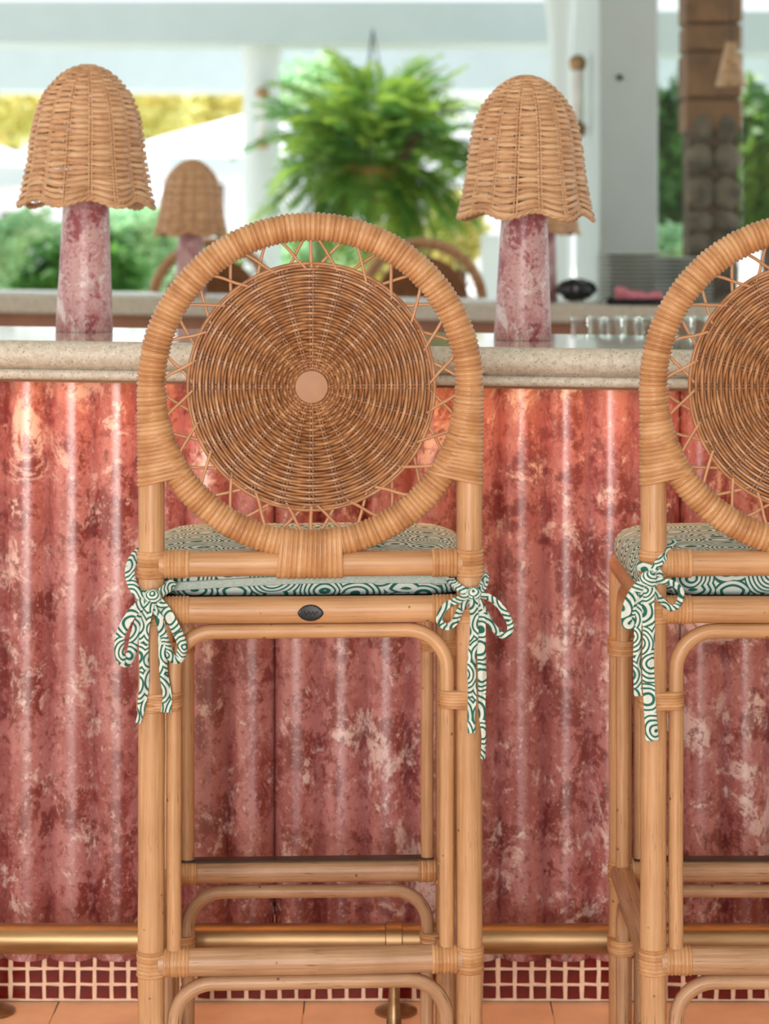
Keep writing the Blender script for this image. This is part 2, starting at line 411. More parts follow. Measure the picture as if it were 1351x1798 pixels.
# stone top with double rounded edge
prof = []
yf = 3.5
for a in range(0, 11):
    an = PI/2-PI*a/10
    prof.append((yf+0.020-0.020*math.cos(an), -0.021+0.021*math.sin(an)))
prof.append((yf+0.018, -0.0435))
for a in range(0, 9):
    an = PI/2-PI*a/8
    prof.append((yf+0.022-0.009*math.cos(an), -0.0525+0.0085*math.sin(an)))
prof += [(yf+0.045, -0.061), (yf+0.045, -0.0025), (yf+0.020, -0.0006)]
mb = MB(); mb.loops([[mb.vert((x, y-OY, zc(x)+z)) for y, z in [(yf+0.0205, -0.0006), (yf+0.0205, 0.0), (4.08, 0.0), (4.08, -0.061), (yf+0.0455, -0.061), (yf+0.0455, -0.0006)]] for x in (-2.2, 2.2)])
ct = mb.build('countertop', M_TERR, None, smooth=False, loc=(0, OY, 0)); tag(ct, 'polished beige terrazzo countertop with a double rounded edge, under the two near lamps', 'countertop')
mb = MB(); mb.loops([[mb.vert((x, y-OY, zc(x)+z)) for y, z in prof] for x in (-2.2, 2.2)])
mb.build('moulded_edge', M_TERRH, ct)
# plinth grout + mosaic tiles
pl = MB(); pl.box(-2.2, 2.2, 3.672-OY, 3.70-OY, 0.0, 0.14); plinth = pl.build('tiled_plinth', M_GROUT, bar, smooth=False)
TP = 0.02735; TV = 0.0255
tmesh = {}
def tile_mesh(i):
    mb = MB(); r = random.Random(i); w_ = 0.0205/2; h_ = 0.0203/2
    pts = [(-w_+r.uniform(-.0008, .0008), -h_+r.uniform(-.0008, .0008)), (w_+r.uniform(-.0008, .0008), -h_+r.uniform(-.0008, .0008)), (w_+r.uniform(-.0008, .0008), h_+r.uniform(-.0008, .0008)), (-w_+r.uniform(-.0008, .0008), h_+r.uniform(-.0008, .0008))]
    l0 = [mb.vert((x, 0.002, z)) for x, z in pts]; l1 = [mb.vert((x, -0.0012, z)) for x, z in pts]; l2 = [mb.vert((x*0.9, -0.0022, z*0.9)) for x, z in pts]
    mb.loops([l0, l1, l2]); return mb
base_tiles = []
for i in range(6):
    o = tile_mesh(i).build('mosaic_tile', M_TILE, plinth, smooth=False); base_tiles.append(o)
cnt = 0
for r_ in range(5):
    for c_ in range(-29, 30):
        o = base_tiles[cnt] if cnt < 6 else base_tiles[random.randrange(6)].copy()
        if cnt >= 6: COL.objects.link(o); o.parent = plinth
        o.location = (c_*TP+0.0069, 3.672-OY, 0.0142+r_*TV+random.uniform(-.0004, .0004)); o.rotation_euler = (0, random.uniform(-.02, .02), 0)
        cnt += 1
mb = MB()
for r_ in range(5):
    for c_ in list(range(-79, -29))+list(range(30, 80)):
        x = c_*TP+0.0069; z = 0.0142+r_*TV; mb.box(x-.010, x+.010, 3.6698-OY, 3.673-OY, z-.010, z+.010)
mb.build('mosaic_tiles', M_TILE, plinth, smooth=False, kind='stuff')
# foot rail
fr = empty('foot_rail', (0, 3.5, 0)); tag(fr, 'horizontal brass foot rail on posts along the base of the bar', 'rail')
zr = zpix(1648, 3.5); rr = 0.0233
mb = MB(); mb.tube([(x, 0, zr) for x in np.linspace(-2.2, 2.2, 9)], rr, 28); mb.build('rail', M_BRASS, fr)
for u in (-38, 692, 1422):
    x = (u-CU)*3.5/FPX
    mb = MB(); mb.tube([(x-0.0135, 0, zr), (x-0.012, 0, zr), (x+0.012, 0, zr), (x+0.0135, 0, zr)], [0.0238, 0.0262, 0.0262, 0.0238], 28)
    mb.build('collar', M_BRASS, fr)
    mb = MB(); mb.lathe([(0.0068, zr-0.02), (0.0068, 0.09), (0.009, 0.06), (0.012, 0.02), (0.022, 0.008), (0.024, 0.0)], (x, 0), 20); mb.build('post', M_BRASS, fr)
    mb = MB(); mb.lathe([(0.034, 0.0), (0.034, 0.004), (0.022, 0.009), (0.008, 0.011)], (x+0.004, 0.118), 24); fo = mb.build('floor_flange', M_BRASS, fr)
    mb = MB(); mb.tube([(x+0.004, 0.118, 0.008), (x+0.003, 0.06, 0.09), (x, 0.01, zr-0.01)], 0.0055, 12); mb.build('brace', M_BRASS, fr)

# ================================================================ stool
PXM = 1321.0
def Z(v): return CZ-(v-CV)/PXM
YR, YF = -0.21, 0.21
XP = 0.2113; RP = 0.0174
XA = 0.1813; RA = 0.0099
RING_Z = 1.043; RR = 0.2113; RT = 0.0174
D = Vector((0, 1, 0)); UX = Vector((1, 0, 0)); UZ = Vector((0, 0, 1))
rnd = random.Random(3)
def strips(n, per=5, h=0.0010):
    """(t in 0..1, extra radius, tone)"""
    out = []
    for i in range(n):
        tone = rnd.uniform(0.25, 0.85)
        hh = h*rnd.uniform(0.75, 1.15)
        for k in range(per+1):
            q = k/per
            out.append(((i+0.04+0.92*q)/n, hh*math.sin(PI*q)**0.75 if 0 < q < 1 else 0.0, tone))
    return out
def wrap_segment(a0, a1, r, n, u, d, b_off=Vector((0, 0, 0)), h=0.0015, nh=8):
    """binding of n strips round a pole from a0 to a1 (and its neighbour at b_off)"""
    mb = MB(); a0 = Vector(a0); a1 = Vector(a1)
    mb.capsule([(a0.lerp(a1, t), a0.lerp(a1, t)+b_off, u, d, r+e, tone) for t, e, tone in strips(n, 5, h)], nh)
    return mb
def arch_path(y0, y1, x0, x1, ztop, zbot, bend=0.052, seg=8):
    """inverted U from (x0,y0) to (x1,y1)"""
    A = Vector((x0, y0, 0)); B = Vector((x1, y1, 0)); dr = (B-A).normalized(); pts = []
    zs = [zbot+(ztop-bend-zbot)*i/4 for i in range(5)]
    pts += [A+UZ*z for z in zs]
    for i in range(1, seg+1):
        a = PI/2*i/seg; pts.append(A+dr*(bend*(1-math.cos(a)))+UZ*(ztop-bend+bend*math.sin(a)))
    L = (B-A).length
    for i in range(1, 5): pts.append(A+dr*(bend+(L-2*bend)*i/5)+UZ*ztop)
    for i in range(0, seg+1):
        a = PI/2*(1-i/seg); pts.append(B-dr*(bend*(1-math.cos(a)))+UZ*(ztop-bend+bend*math.sin(a)))
    pts += [B+UZ*z for z in reversed(zs[:-1])]
    return pts
def wob(pts, amp=0.0009, seed=0):
    out = []
    for i, p in enumerate(pts):
        p = Vector(p); q = noise.noise_vector(p*6+Vector((seed, seed*1.7, 0))); out.append(p+q*amp)
    return out
def pole(name, pts, r, root, mat=None, n=20, seed=0):
    mb = MB(); pts = wob(pts, 0.0010, seed); mb.tube(pts, [r*(1+0.03*noise.noise(Vector(p)*8)) for p in pts], n)
    return mb.build(name, mat or M_POLE, root)
def lin(a, b, n=8):
    a = Vector(a); b = Vector(b); return [a.lerp(b, i/n) for i in range(n+1)]

def make_stool():
    root = empty('bar_stool')
    zu, zl, zs_ = 0.8068, 0.7455, 0.2790
    # legs
    for s in (-1, 1):
        pole('rear_leg', lin((s*XP, YR, 0), (s*XP, YR, RING_Z-0.09), 12), RP, root, M_POLE, 24, s)
        pole('front_leg', lin((s*XP, YF, 0), (s*XP, YF, zl+0.006), 10), RP, root, M_POLE, 20, s*2)
    # rails
    pole('back_rail', lin((-XP+.01, YR, zu), (XP-.01, YR, zu)), 0.0170, root, M_POLE, 24, 5)
    sr = pole('seat_rail', lin((-XP+.01, YR, zl), (XP-.01, YR, zl)), 0.0178, root, M_POLE, 24, 6)
    pole('seat_rail', lin((-XP, YF, zl), (XP, YF, zl)), 0.0172, root, M_POLE, 20, 7)
    for s in (-1, 1):
        pole('side_seat_rail', lin((s*XP, YR+.01, zl), (s*XP, YF, zl)), 0.0172, root, M_POLE, 20, 8)
        pole('side_stretcher', lin((s*XP, YR+.01, zs_), (s*XP, YF, zs_+.002)), 0.0170, root, M_WORN, 20, 9)
    pole('rear_stretcher', lin((-XP+.01, YR, zs_), (XP-.01, YR, zs_)), 0.0180, root, M_WORN, 24, 10)
    pole('front_stretcher', lin((-XP+.01, YF, zs_+.003), (XP-.01, YF, zs_+.003)), 0.0172, root, M_WORN, 20, 11)
    mb = MB(); mb.box(-XP+.02, XP-.02, YF-0.012, YF+0.012, zs_+0.0195, zs_+0.0225, bev=0.0008); mb.build('footrest_plate', M_DARKSTRIP, root, smooth=False)
    # arches, upper and lower, on all four sides
    for (y, nm) in ((YR, 'rear'), (YF, 'front')):
        pole('arch_brace', arch_path(y, y, -XA, XA, zl-0.0282, zs_+0.0172, 0.052), RA, root, M_POLE, 16, 12)
        pole('arch_brace', arch_path(y, y, -XA, XA, zs_-0.0280, 0.0, 0.052), RA, root, M_WORN, 16, 13)
    for s in (-1, 1):
        yo = 0.0295
        pole('arch_brace', arch_path(YR+yo, YF-yo, s*XP, s*XP, zl-0.0282, zs_+0.0172, 0.05), RA, root, M_POLE, 16, 14)
        pole('arch_brace', arch_path(YR+yo, YF-yo, s*XP, s*XP, zs_-0.0280, 0.0, 0.05), RA, root, M_WORN, 16, 15)
    # bindings: posts and rail ends
    for s in (-1, 1):
        for (z, hh, n, rr_) in ((zu, 0.0180, 7, 0.0178), (zl, 0.0175, 7, 0.0178), (zs_, 0.0175, 7, 0.0180)):
            wrap_segment((s*XP, YR, z-hh), (s*XP, YR, z+hh), rr_+0.0006, n, UX, D).build('cane_binding', M_BIND, root)
            wrap_segment((s*(XP-0.0165), YR, z), (s*(XP-0.0505), YR, z), rr_+0.0004, 7, UZ, D).build('cane_binding', M_BIND, root)
        for z in (zs_,):
            wrap_segment((s*XP, YF, z-.0175), (s*XP, YF, z+.0175), 0.0182, 6, UX, D).build('cane_binding', M_BIND, root)
            wrap_segment((s*(XP-0.0165), YF, z+.003), (s*(XP-0.0445), YF, z+.003), 0.0182, 6, UZ, D).build('cane_binding', M_BIND, root)
        for y in (YR, YF):
            for z in (0.626, 0.176):
                wrap_segment((s*XP, y, z-.0115), (s*XP, y, z+.0115), 0.0183, 6, UX*s, D, Vector((-s*(XP-XA-0.0065), 0, 0))).build('cane_binding', M_BIND, root) if False else None
                mbb = MB(); sts = []
                A = Vector((s*XP, y, 0)); B = Vector((s*(XA+0.0078), y, 0))
                u = (B-A).normalized()
                for t, e, tone in strips(6, 6, 0.0014):
                    zz = Vector((0, 0, z-.0115+.023*t)); sts.append((A+zz, B+zz, u, D*s, 0.0182+e, tone))
                mbb.capsule(sts); mbb.build('cane_binding', M_BIND, root)
        for (y, q) in ((YF-0.0216, 1), (YR+0.0216, -1)):
            for z in (0.626, 0.176):
                mbb = MB(); sts = []; A = Vector((s*XP, YF if q > 0 else YR, 0)); B = Vector((s*XP, y, 0)); u = (B-A).normalized()
                for t, e, tone in strips(6, 6, 0.0014):
                    zz = Vector((0, 0, z-.0135+.023*t)); sts.append((A+zz, B+zz, u, UX*q, 0.0188+e, tone))
                mbb.capsule(sts); mbb.build('cane_binding', M_BIND, root)
    # ---- round back: ring core wrapped in cane
    C = Vector((0, YR, RING_Z)); mb = MB(); n = 204
    a_end = math.radians(90+35.5)      # angle from the top where the web meets the leg
    loops = []
    sts = []
    for t, e, tone in strips(n, 6, 0.0023):
        an = 2*PI*t; u = Vector((math.sin(an), 0, math.cos(an)))
        sts.append((C+u*RR, C+u*RR, u, Vector((0, 1, 0)), RT+e, tone))
    # close the ring
    ls = []
    for (A, B, u, d, r, tone) in sts:
        ls.append([mb.vert(A+u*math.cos(2*PI*j/16)*r+d*math.sin(2*PI*j/16)*r, tone) for j in range(16)])
    mb.loops(ls, True, True, False)
    mb.build('wrapped_ring', M_BIND, root)
    # ---- webs between ring and legs
    for s in (-1, 1):
        mb = MB(); sts = []
        for t, e, tone in strips(23, 6, 0.0017):
            za = RING_Z-0.003-t*(0.1265)                     # on the leg
            an = math.radians(90+0.8+t*34)
            Bc = C+Vector((math.sin(an)*s*RR, 0, math.cos(an)*RR))
            A = Vector((s*XP, YR, za)); dv = Bc-A
            if dv.length < 1e-4: dv = Vector((-s, 0, 0))*1e-3
            u = (Vector((-s, 0, 0))*max(0, 1-3*t)+dv.normalized()*min(1, 3*t)).normalized()
            B = A+u*max(0.0, dv.dot(u))
            d_ = Vector((0, 1, 0)) if s > 0 else Vector((0, -1, 0))
            sts.append((A, B, u, d_, RT+0.0009+e, tone))
        mb.capsule(sts); mb.build('cane_web', M_BIND, root)
    # ---- collar joining ring to the back rail
    mb = MB(); sts = []
    for t, e, tone in strips(13, 6, 0.0018):
        x = -0.0415+0.083*t; xo = x*1.05-0.001
        top = RING_Z-math.sqrt(RR**2-x*x)
        A = Vector((xo, YR, zu)); B = Vector((x, YR, top)); u = (B-A).normalized()
        sts.append((A, B, u, Vector((0, -1, 0)), 0.0192+e, tone))
    mb.capsule(sts); mb.build('cane_collar', M_BIND, root)
    # ---- woven disc
    DC = Vector((0.001, YR, Z(679))); R0, R1 = 0.024, 0.1605
    mb = MB(); rows = 34; seg = 168; cr = 0.00205
    for i in range(rows):
        r = R0+(R1-R0)*i/(rows-1)
        tone = rnd.uniform(0.38, 0.68); loops = []
        sgn = 1 if i % 2 else -1
        A = 0.0042 if r > 0.05 else 0.0042*(r-0.012)/0.038
        c_ = cr*rnd.uniform(0.9, 1.1)
        wv = rnd.uniform(0, 6.28)
        for j in range(seg):
            th = 2*PI*j/seg
            rad = r+0.0003*math.sin(3*th+wv)+0.0003*math.sin(7*th+wv*2)
            yo = sgn*A*math.sin(12*th+PI/2)
            wv2 = math.cos(12*th+PI/2)
            ctr = DC+Vector((math.sin(th)*rad, yo, math.cos(th)*rad)); u = Vector((math.sin(th), 0, math.cos(th)))
            tn = min(1, max(0, tone+0.25*noise.noise(Vector((th*4, i*3.1, 0)))))
            loops.append([mb.vert(ctr+u*math.cos(2*PI*k/6)*c_+D*math.sin(2*PI*k/6)*c_, tn) for k in range(6)])
        mb.loops(loops, True, True, False)
    wd = mb.build('woven_disc', M_WEAVE, root)
    mb = MB()
    for i in range(rows-1):
        r = R0+(R1-R0)*(i+0.5)/(rows-1); L = []
        for j in range(96):
            th = 2*PI*j/96; ctr = DC+Vector((math.sin(th)*r, 0.0085+(0.001 if i % 2 else -0.001)*math.cos(12*th), math.cos(th)*r)); u = Vector((math.sin(th), 0, math.cos(th)))
            L.append([mb.vert(ctr+u*math.cos(2*PI*k/5)*0.0020+D*math.sin(2*PI*k/5)*0.0016, 0.3) for k in range(5)])
        mb.loops(L, True, True, False)
    mb.build('inner_weave', M_WEAVE, wd)
    mb = MB()
    for k in range(24):
        th = 2*PI*(k+0.5)/24 if False else 2*PI*k/24
        for off in (-0.0021, 0.0021):
            u = Vector((math.sin(th), 0, math.cos(th))); w_ = Vector((math.cos(th), 0, -math.sin(th)))
            mb.tube([DC+u*0.016+w_*off*0.6, DC+u*0.08+w_*off, DC+u*(R1+0.001)+w_*off*1.2], 0.0015, 6, tone=rnd.uniform(.1, .6))
    mb.build('spokes', M_WEAVE, wd)
    # rim coil
    mb = MB(); mb.tube([DC+Vector((math.sin(a)*(R1+0.0035), 0.0008*math.sin(24*a), math.cos(a)*(R1+0.0035))) for a in np.linspace(0, 2*PI, 145)[:-1]], 0.0026, 8, closed=True, tone=0.55)
    mb.build('rim_coil', M_WEAVE, wd)
    mb = MB(); loops = []
    for (r, y) in ((0.0205, 0.004), (0.0222, 0.003), (0.0222, -0.0052), (0.0212, -0.0066), (0.012, -0.0070)):
        loops.append([mb.vert(DC+Vector((math.sin(2*PI*j/40)*r, y, math.cos(2*PI*j/40)*r))) for j in range(40)])
    mb.loops(loops); mb.build('centre_button', M_DISC, wd)
    # ---- lattice of crossing canes between disc and ring
    RI = RR-RT*0.55; RD = R1-0.003
    for k in range(24):
        c_ = math.radians(7.5+15*k); dl = math.radians(5.6)
        for sg in (-1, 1):
            a = c_+sg*dl*rnd.uniform(0.9, 1.08); b = c_-sg*dl*rnd.uniform(0.85, 1.1)
            p0 = C+Vector((math.sin(a)*RI, sg*0.0022, math.cos(a)*RI)); p1 = DC+Vector((math.sin(b)*RD, sg*0.0022, math.cos(b)*RD))
            u = (p1-p0); side = Vector((math.cos(c_), 0, -math.sin(c_)))
            pm = p0.lerp(p1, 0.12)
            pts = smooth_path([p0, p0.lerp(p1, .35)+side*sg*-0.0008, p0.lerp(p1, .7)+side*rnd.uniform(-.001, .001), p1], 3)
            mb = MB(); mb.tube(pts, 0.0021, 8, tone=rnd.uniform(.2, .8)); mb.build('lattice_cane', M_STRAND, root)
    for a in (0.0, PI):
        u = Vector((math.sin(a), 0, math.cos(a)))
        mb = MB(); mb.tube([C+u*RI, C+u*0.176, DC+u*RD], 0.0024, 8, tone=.6); mb.build('lattice_cane', M_STRAND, root)
    # ---- seat deck
    mb = MB(); mb.box(-XP+.012, XP-.012, YR+.012, YF-.012, zl-.004, zl+.010); mb.build('seat_deck', M_DECK, root, smooth=False)
    # ---- maker's badge on the rear seat rail
    mb = MB(); loops = []
    ybz = YR-0.0181
    out = []
    for j in range(32):
        a = 2*PI*j/32; x = math.cos(a); z = math.sin(a)
        out.append((0.0172*x if abs(x) > 0.999 else 0.0172*x, 0.0112*(abs(z)**1.35)*(1 if z > 0 else -1)))
    def yb(z): return YR-math.sqrt(max(0.0178**2-z*z, 1e-9))
    for (sc_, dy) in ((1.0, 0.001), (1.0, -0.0010), (0.93, -0.0016), (0.80, -0.0012)):
        loops.append([mb.vert((x*sc_-0.0005, yb(z*sc_)+dy, zl-0.002+z*sc_)) for x, z in out])
    for a_, b_2 in zip(loops[:-1], loops[1:]):
        for j in range(32):
            k = (j+1) % 32; mb.f.append((a_[j], a_[k], b_2[k], b_2[j]))
    mb.f.append(tuple(loops[-1])); bd = mb.build('maker_badge', M_BLACK, root); bd['label'] = 'small black oval metal badge with illegible raised lettering'
    # faint raised script on the badge (illegible in the photograph)
    mb = MB(); pts = []
    for i in range(25):
        q = i/24; x = -0.0095+0.019*q; z = 0.0026*math.sin(q*PI*7)*(1-0.3*q)
        pts.append((x-0.0005, yb(z)-0.0022, zl-0.002+z))
    mb.tube(pts, 0.0005, 6); mb.build('raised_script', M_BLACK, bd)
    return root

stool = make_stool()
index_kids(stool)
YAW = math.radians(2.5)
XL = (546-CU)/PXM
stool.location = (XL-0.21*math.sin(YAW), 3.0+0.21*math.cos(YAW), 0); stool.rotation_euler = (0, 0, YAW)
tag(stool, 'rattan bar stool in the middle with its whole round woven back in view', 'stool', 'rattan bar stools with round woven backs')
XRs = (1427-CU)/PXM
st2 = copy_tree(stool); st2.location = (XRs, 3.21, 0); st2.rotation_euler = (0, 0, 0)
tag(st2, 'rattan bar stool at the right edge of the frame, its round back cut off')
for (u, lab) in ((374, 'blurred rattan stool across the bar, seen behind the distant lamp on the left'), (742, 'blurred rattan stool across the bar, its rim rising below the hanging fern')):
    s3 = copy_tree(stool); x = (u-CU)*7.95/FPX
    s3.location = (x, 7.74, -0.018); s3.rotation_euler = (0, 0, PI); tag(s3, lab)

# ================================================================ cushions
def cushion_mesh(seed, hw=0.228, y0=-0.187, y1=0.226, z0=0.7565, z1=0.8135):
    mb = MB(); cy = (y0+y1)/2; hy = (y1-y0)/2; n = 96
    def outline(inset, z, wobf):
        lp = []
        a = hw-inset; b = hy-inset; e = 7.0
        for j in range(n):
            t = 2*PI*j/n; c = math.cos(t); s = math.sin(t)
            x = a*math.copysign(abs(c)**(2/e), c); y = b*math.copysign(abs(s)**(2/e), s)
            q = noise.noise(Vector((x*9+seed, y*9, z*30)))*0.003*wobf
            lp.append(mb.vert((x+q, cy+y+q*0.5, z+noise.noise(Vector((x*7, y*7+seed, 3)))*0.0015*wobf), 0.5, (x, y)))
        return lp
    T = z1-z0; L = []
    for (ins, f, wf) in ((0.16, 0.0, 0), (0.03, 0.0, 0), (0.010, 0.06, .5), (0.002, 0.2, 1), (0.0, 0.42, 1), (0.002, 0.62, 1), (0.010, 0.82, 1), (0.024, 0.93, 1), (0.05, 0.99, 1), (0.09, 1.03, 1), (0.15, 1.05, .6), (0.19, 1.055, 0)):
        L.append(outline(ins, z0+T*f, wf))
    mb.loops(L); return mb
def ribbon(parent, pts, width, uc, yb=-0.021, name='tie', tw=0.0):
    """pts: (u, v, front offset in m, width factor)"""
    path = []; ws = []
    for p in pts:
        u, v = p[0], p[1]; off = p[2] if len(p) > 2 else 0; wf = p[3] if len(p) > 3 else 1
        path.append(Vector(((u-uc)/PXM, YR+yb-off, Z(v)))); ws.append(wf*width/PXM)
    sm = smooth_path(path, 6); W = []
    for i in range(len(ws)-1):
        for j in range(6): W.append(ws[i]+(ws[i+1]-ws[i])*j/6)
    W.append(ws[-1])
    mb = MB(); L = []; ln = 0; off = random.uniform(0, 5)
    prev = None
    for i, p in enumerate(sm):
        t = (sm[min(i+1, len(sm)-1)]-sm[max(i-1, 0)]).normalized()
        side = t.cross(Vector((0, 1, 0)))
        if side.length < 0.25: side = prev if prev else UX
        side = side.normalized()
        if prev and side.dot(prev) < 0: side = -side
        prev = side
        nrm = t.cross(side).normalized()
        if nrm.y > 0: nrm = -nrm
        if i: ln += (p-sm[i-1]).length
        tilt = tw*math.sin(ln*40)
        side2 = (side*math.cos(tilt)+nrm*math.sin(tilt)).normalized()
        w_ = W[i]/2; lp = []
        K = 6
        for k in range(K+1):
            q = -1+2*k/K; curl = 0.0014*math.cos(q*PI*1.2+ln*60)+0.0022*(1-q*q)
            lp.append(mb.vert(p+side2*q*w_+nrm*curl, 0.5, (q*w_+off, ln)))
        for k in range(K, -1, -1):
            q = -1+2*k/K; curl = 0.0014*math.cos(q*PI*1.2+ln*60)+0.0022*(1-q*q)
            lp.append(mb.vert(p+side2*q*w_*0.98+nrm*(curl-0.0011), 0.5, (q*w_+off, ln)))
        L.append(lp)
    mb.loops(L); return mb.build(name, M_RIB, parent)
def knot(parent, u, v, uc, r=0.011, off=0.006):
    mb = MB(); c = Vector(((u-uc)/PXM, YR-0.0225-off, Z(v))); L = []
    for i in range(1, 9):
        a = PI*i/9; L.append([mb.vert(c+Vector((math.sin(a)*math.cos(2*PI*j/16)*r*1.1, math.sin(a)*math.sin(2*PI*j/16)*r*0.62, math.cos(a)*r*1.05))+noise.noise_vector(Vector((i*.5, j*.7, u)))*0.0012, .5, (j*0.004+u*0.01, i*0.004)) for j in range(16)])
    mb.loops(L); mb.build('tie_knot', M_RIB, parent)

def place_like(o, s): o.location = s.location; o.rotation_euler = s.rotation_euler
cu1 = empty('seat_cushion'); place_like(cu1, stool)
tag(cu1, 'green and white swirl print cushion with a zip, on the middle stool', 'cushion', 'printed stool cushions')
cushion_mesh(1).build('pad', M_FAB, cu1)
# zip along the rear edge
mb = MB(); L = []
for i in range(25):
    q = i/24; x = -0.185+0.375*q; z = 0.7735+0.0115*math.sin(min(1, q*1.5)*PI/2)-0.004*q
    y = -0.1885-0.0012
    L.append([mb.vert((x, y+0.002, z+0.0058)), mb.vert((x, y-0.0006, z+0.005)), mb.vert((x, y-0.0012, z)), mb.vert((x, y-0.0006, z-0.005)), mb.vert((x, y+0.002, z-0.0058))])
mb.loops(L); mb.build('zip', M_ZIP, cu1)
UC = 545
# left bow
ribbon(cu1, [(262, 962, -0.044), (238, 975, -0.030), (229, 998, -0.015), (235, 1022, -0.004), (250, 1039, 0.002), (270, 1041, 0.005)], 17, UC)
ribbon(cu1, [(247, 1043, -0.002), (262, 1038, 0.004), (280, 1036, 0.003), (295, 1028, -0.01), (303, 1018, -0.020)], 17, UC)
ribbon(cu1, [(270, 1042, 0.006), (240, 1062, 0.010), (217, 1100, 0.010), (213, 1138, 0.008), (222, 1155, 0.004), (233, 1140, 0.0), (240, 1106, 0.0), (252, 1070, 0.002), (268, 1044, 0.004)], 17, UC)
ribbon(cu1, [(267, 1044, 0.010), (262, 1065, 0.013), (256, 1100, 0.010), (255, 1140, 0.006), (256, 1185, 0.003), (251, 1228, 0.002, .9), (249, 1245, 0.002, .6), (245, 1260, 0.003, .55)], 17, UC, tw=.25)
ribbon(cu1, [(272, 1042, 0.006), (292, 1062, 0.010), (310, 1095, 0.008), (321, 1124, 0.003), (317, 1148, 0.0), (304, 1150, 0.0, .8), (295, 1128, 0.002, .8), (283, 1085, 0.006, .8), (274, 1050, 0.006)], 17, UC)
ribbon(cu1, [(273, 1046, 0.008), (284, 1085, 0.004), (287, 1130, 0.0), (289, 1175, 0.0), (295, 1215, 0.002, 1.1), (293, 1242, 0.002, 1.15)], 15, UC, tw=.3)
knot(cu1, 270, 1042, UC)
# right bow
ribbon(cu1, [(786, 1015, -0.030), (795, 1024, -0.012), (812, 1034, 0.003), (832, 1036, 0.004), (846, 1028, -0.004), (854, 1010, -0.025)], 14, UC)
ribbon(cu1, [(828, 1040, 0.006), (806, 1046, 0.012), (779, 1060, 0.010), (769, 1084, 0.005), (782, 1097, 0.002), (797, 1088, 0.002), (805, 1070, 0.004), (824, 1044, 0.006)], 12, UC)
ribbon(cu1, [(832, 1040, 0.006), (853, 1044, 0.008), (874, 1060, 0.006), (892, 1088, 0.002), (893, 1106, 0.0), (880, 1114, 0.0), (862, 1096, 0.002), (846, 1068, 0.004), (834, 1044, 0.006)], 12, UC)
ribbon(cu1, [(829, 1042, 0.010), (829, 1070, 0.010), (830, 1110, 0.004), (826, 1160, 0.002), (827, 1215, 0.001), (825, 1250, 0.001, .9), (826, 1283, 0.002, .9)], 15, UC, tw=.12)
ribbon(cu1, [(833, 1042, 0.004), (841, 1075, 0.004), (843, 1130, 0.0), (845, 1190, -0.002), (844, 1245, -0.003, .75), (848, 1290, -0.003, .55), (846, 1330, -0.003, .5)], 16, UC, tw=.3)
knot(cu1, 829, 1040, UC, 0.0095)

cu2 = empty('seat_cushion'); place_like(cu2, st2)
tag(cu2, 'green and white swirl print cushion on the right-hand stool', 'cushion', 'printed stool cushions')
cushion_mesh(9).build('pad', M_FAB, cu2)
UC = 1427
ribbon(cu2, [(1190, 955, -0.040), (1178, 962, -0.022), (1158, 980, -0.001), (1140, 1000, 0.004), (1132, 1012, 0.006)], 14, UC)
ribbon(cu2, [(1118, 990, -0.004), (1134, 994, 0.004), (1150, 1000, 0.0), (1152, 1012, 0.002), (1136, 1022, 0.006)], 16, UC)
ribbon(cu2, [(1134, 1014, 0.006), (1112, 1030, 0.012), (1098, 1060, 0.010), (1098, 1088, 0.006, 1.1), (1108, 1086, 0.003), (1114, 1055, 0.003), (1130, 1020, 0.005)], 18, UC)
ribbon(cu2, [(1136, 1012, 0.006), (1156, 1014, 0.010), (1180, 1020, 0.010), (1192, 1036, 0.006), (1187, 1056, 0.003), (1174, 1063, 0.002), (1154, 1045, 0.004), (1138, 1020, 0.006)], 11, UC)
ribbon(cu2, [(1132, 1018, 0.006), (1120, 1060, 0.005), (1117, 1110, 0.002), (1116, 1165, 0.0), (1117, 1216, 0.002)], 14, UC, tw=.25)
ribbon(cu2, [(1136, 1018, 0.009), (1134, 1060, 0.008), (1136, 1110, 0.004), (1135, 1160, 0.003), (1137, 1220, 0.003), (1142, 1293, 0.004, 1.08)], 21, UC, tw=.08)
knot(cu2, 1135, 1012, UC, 0.0115)

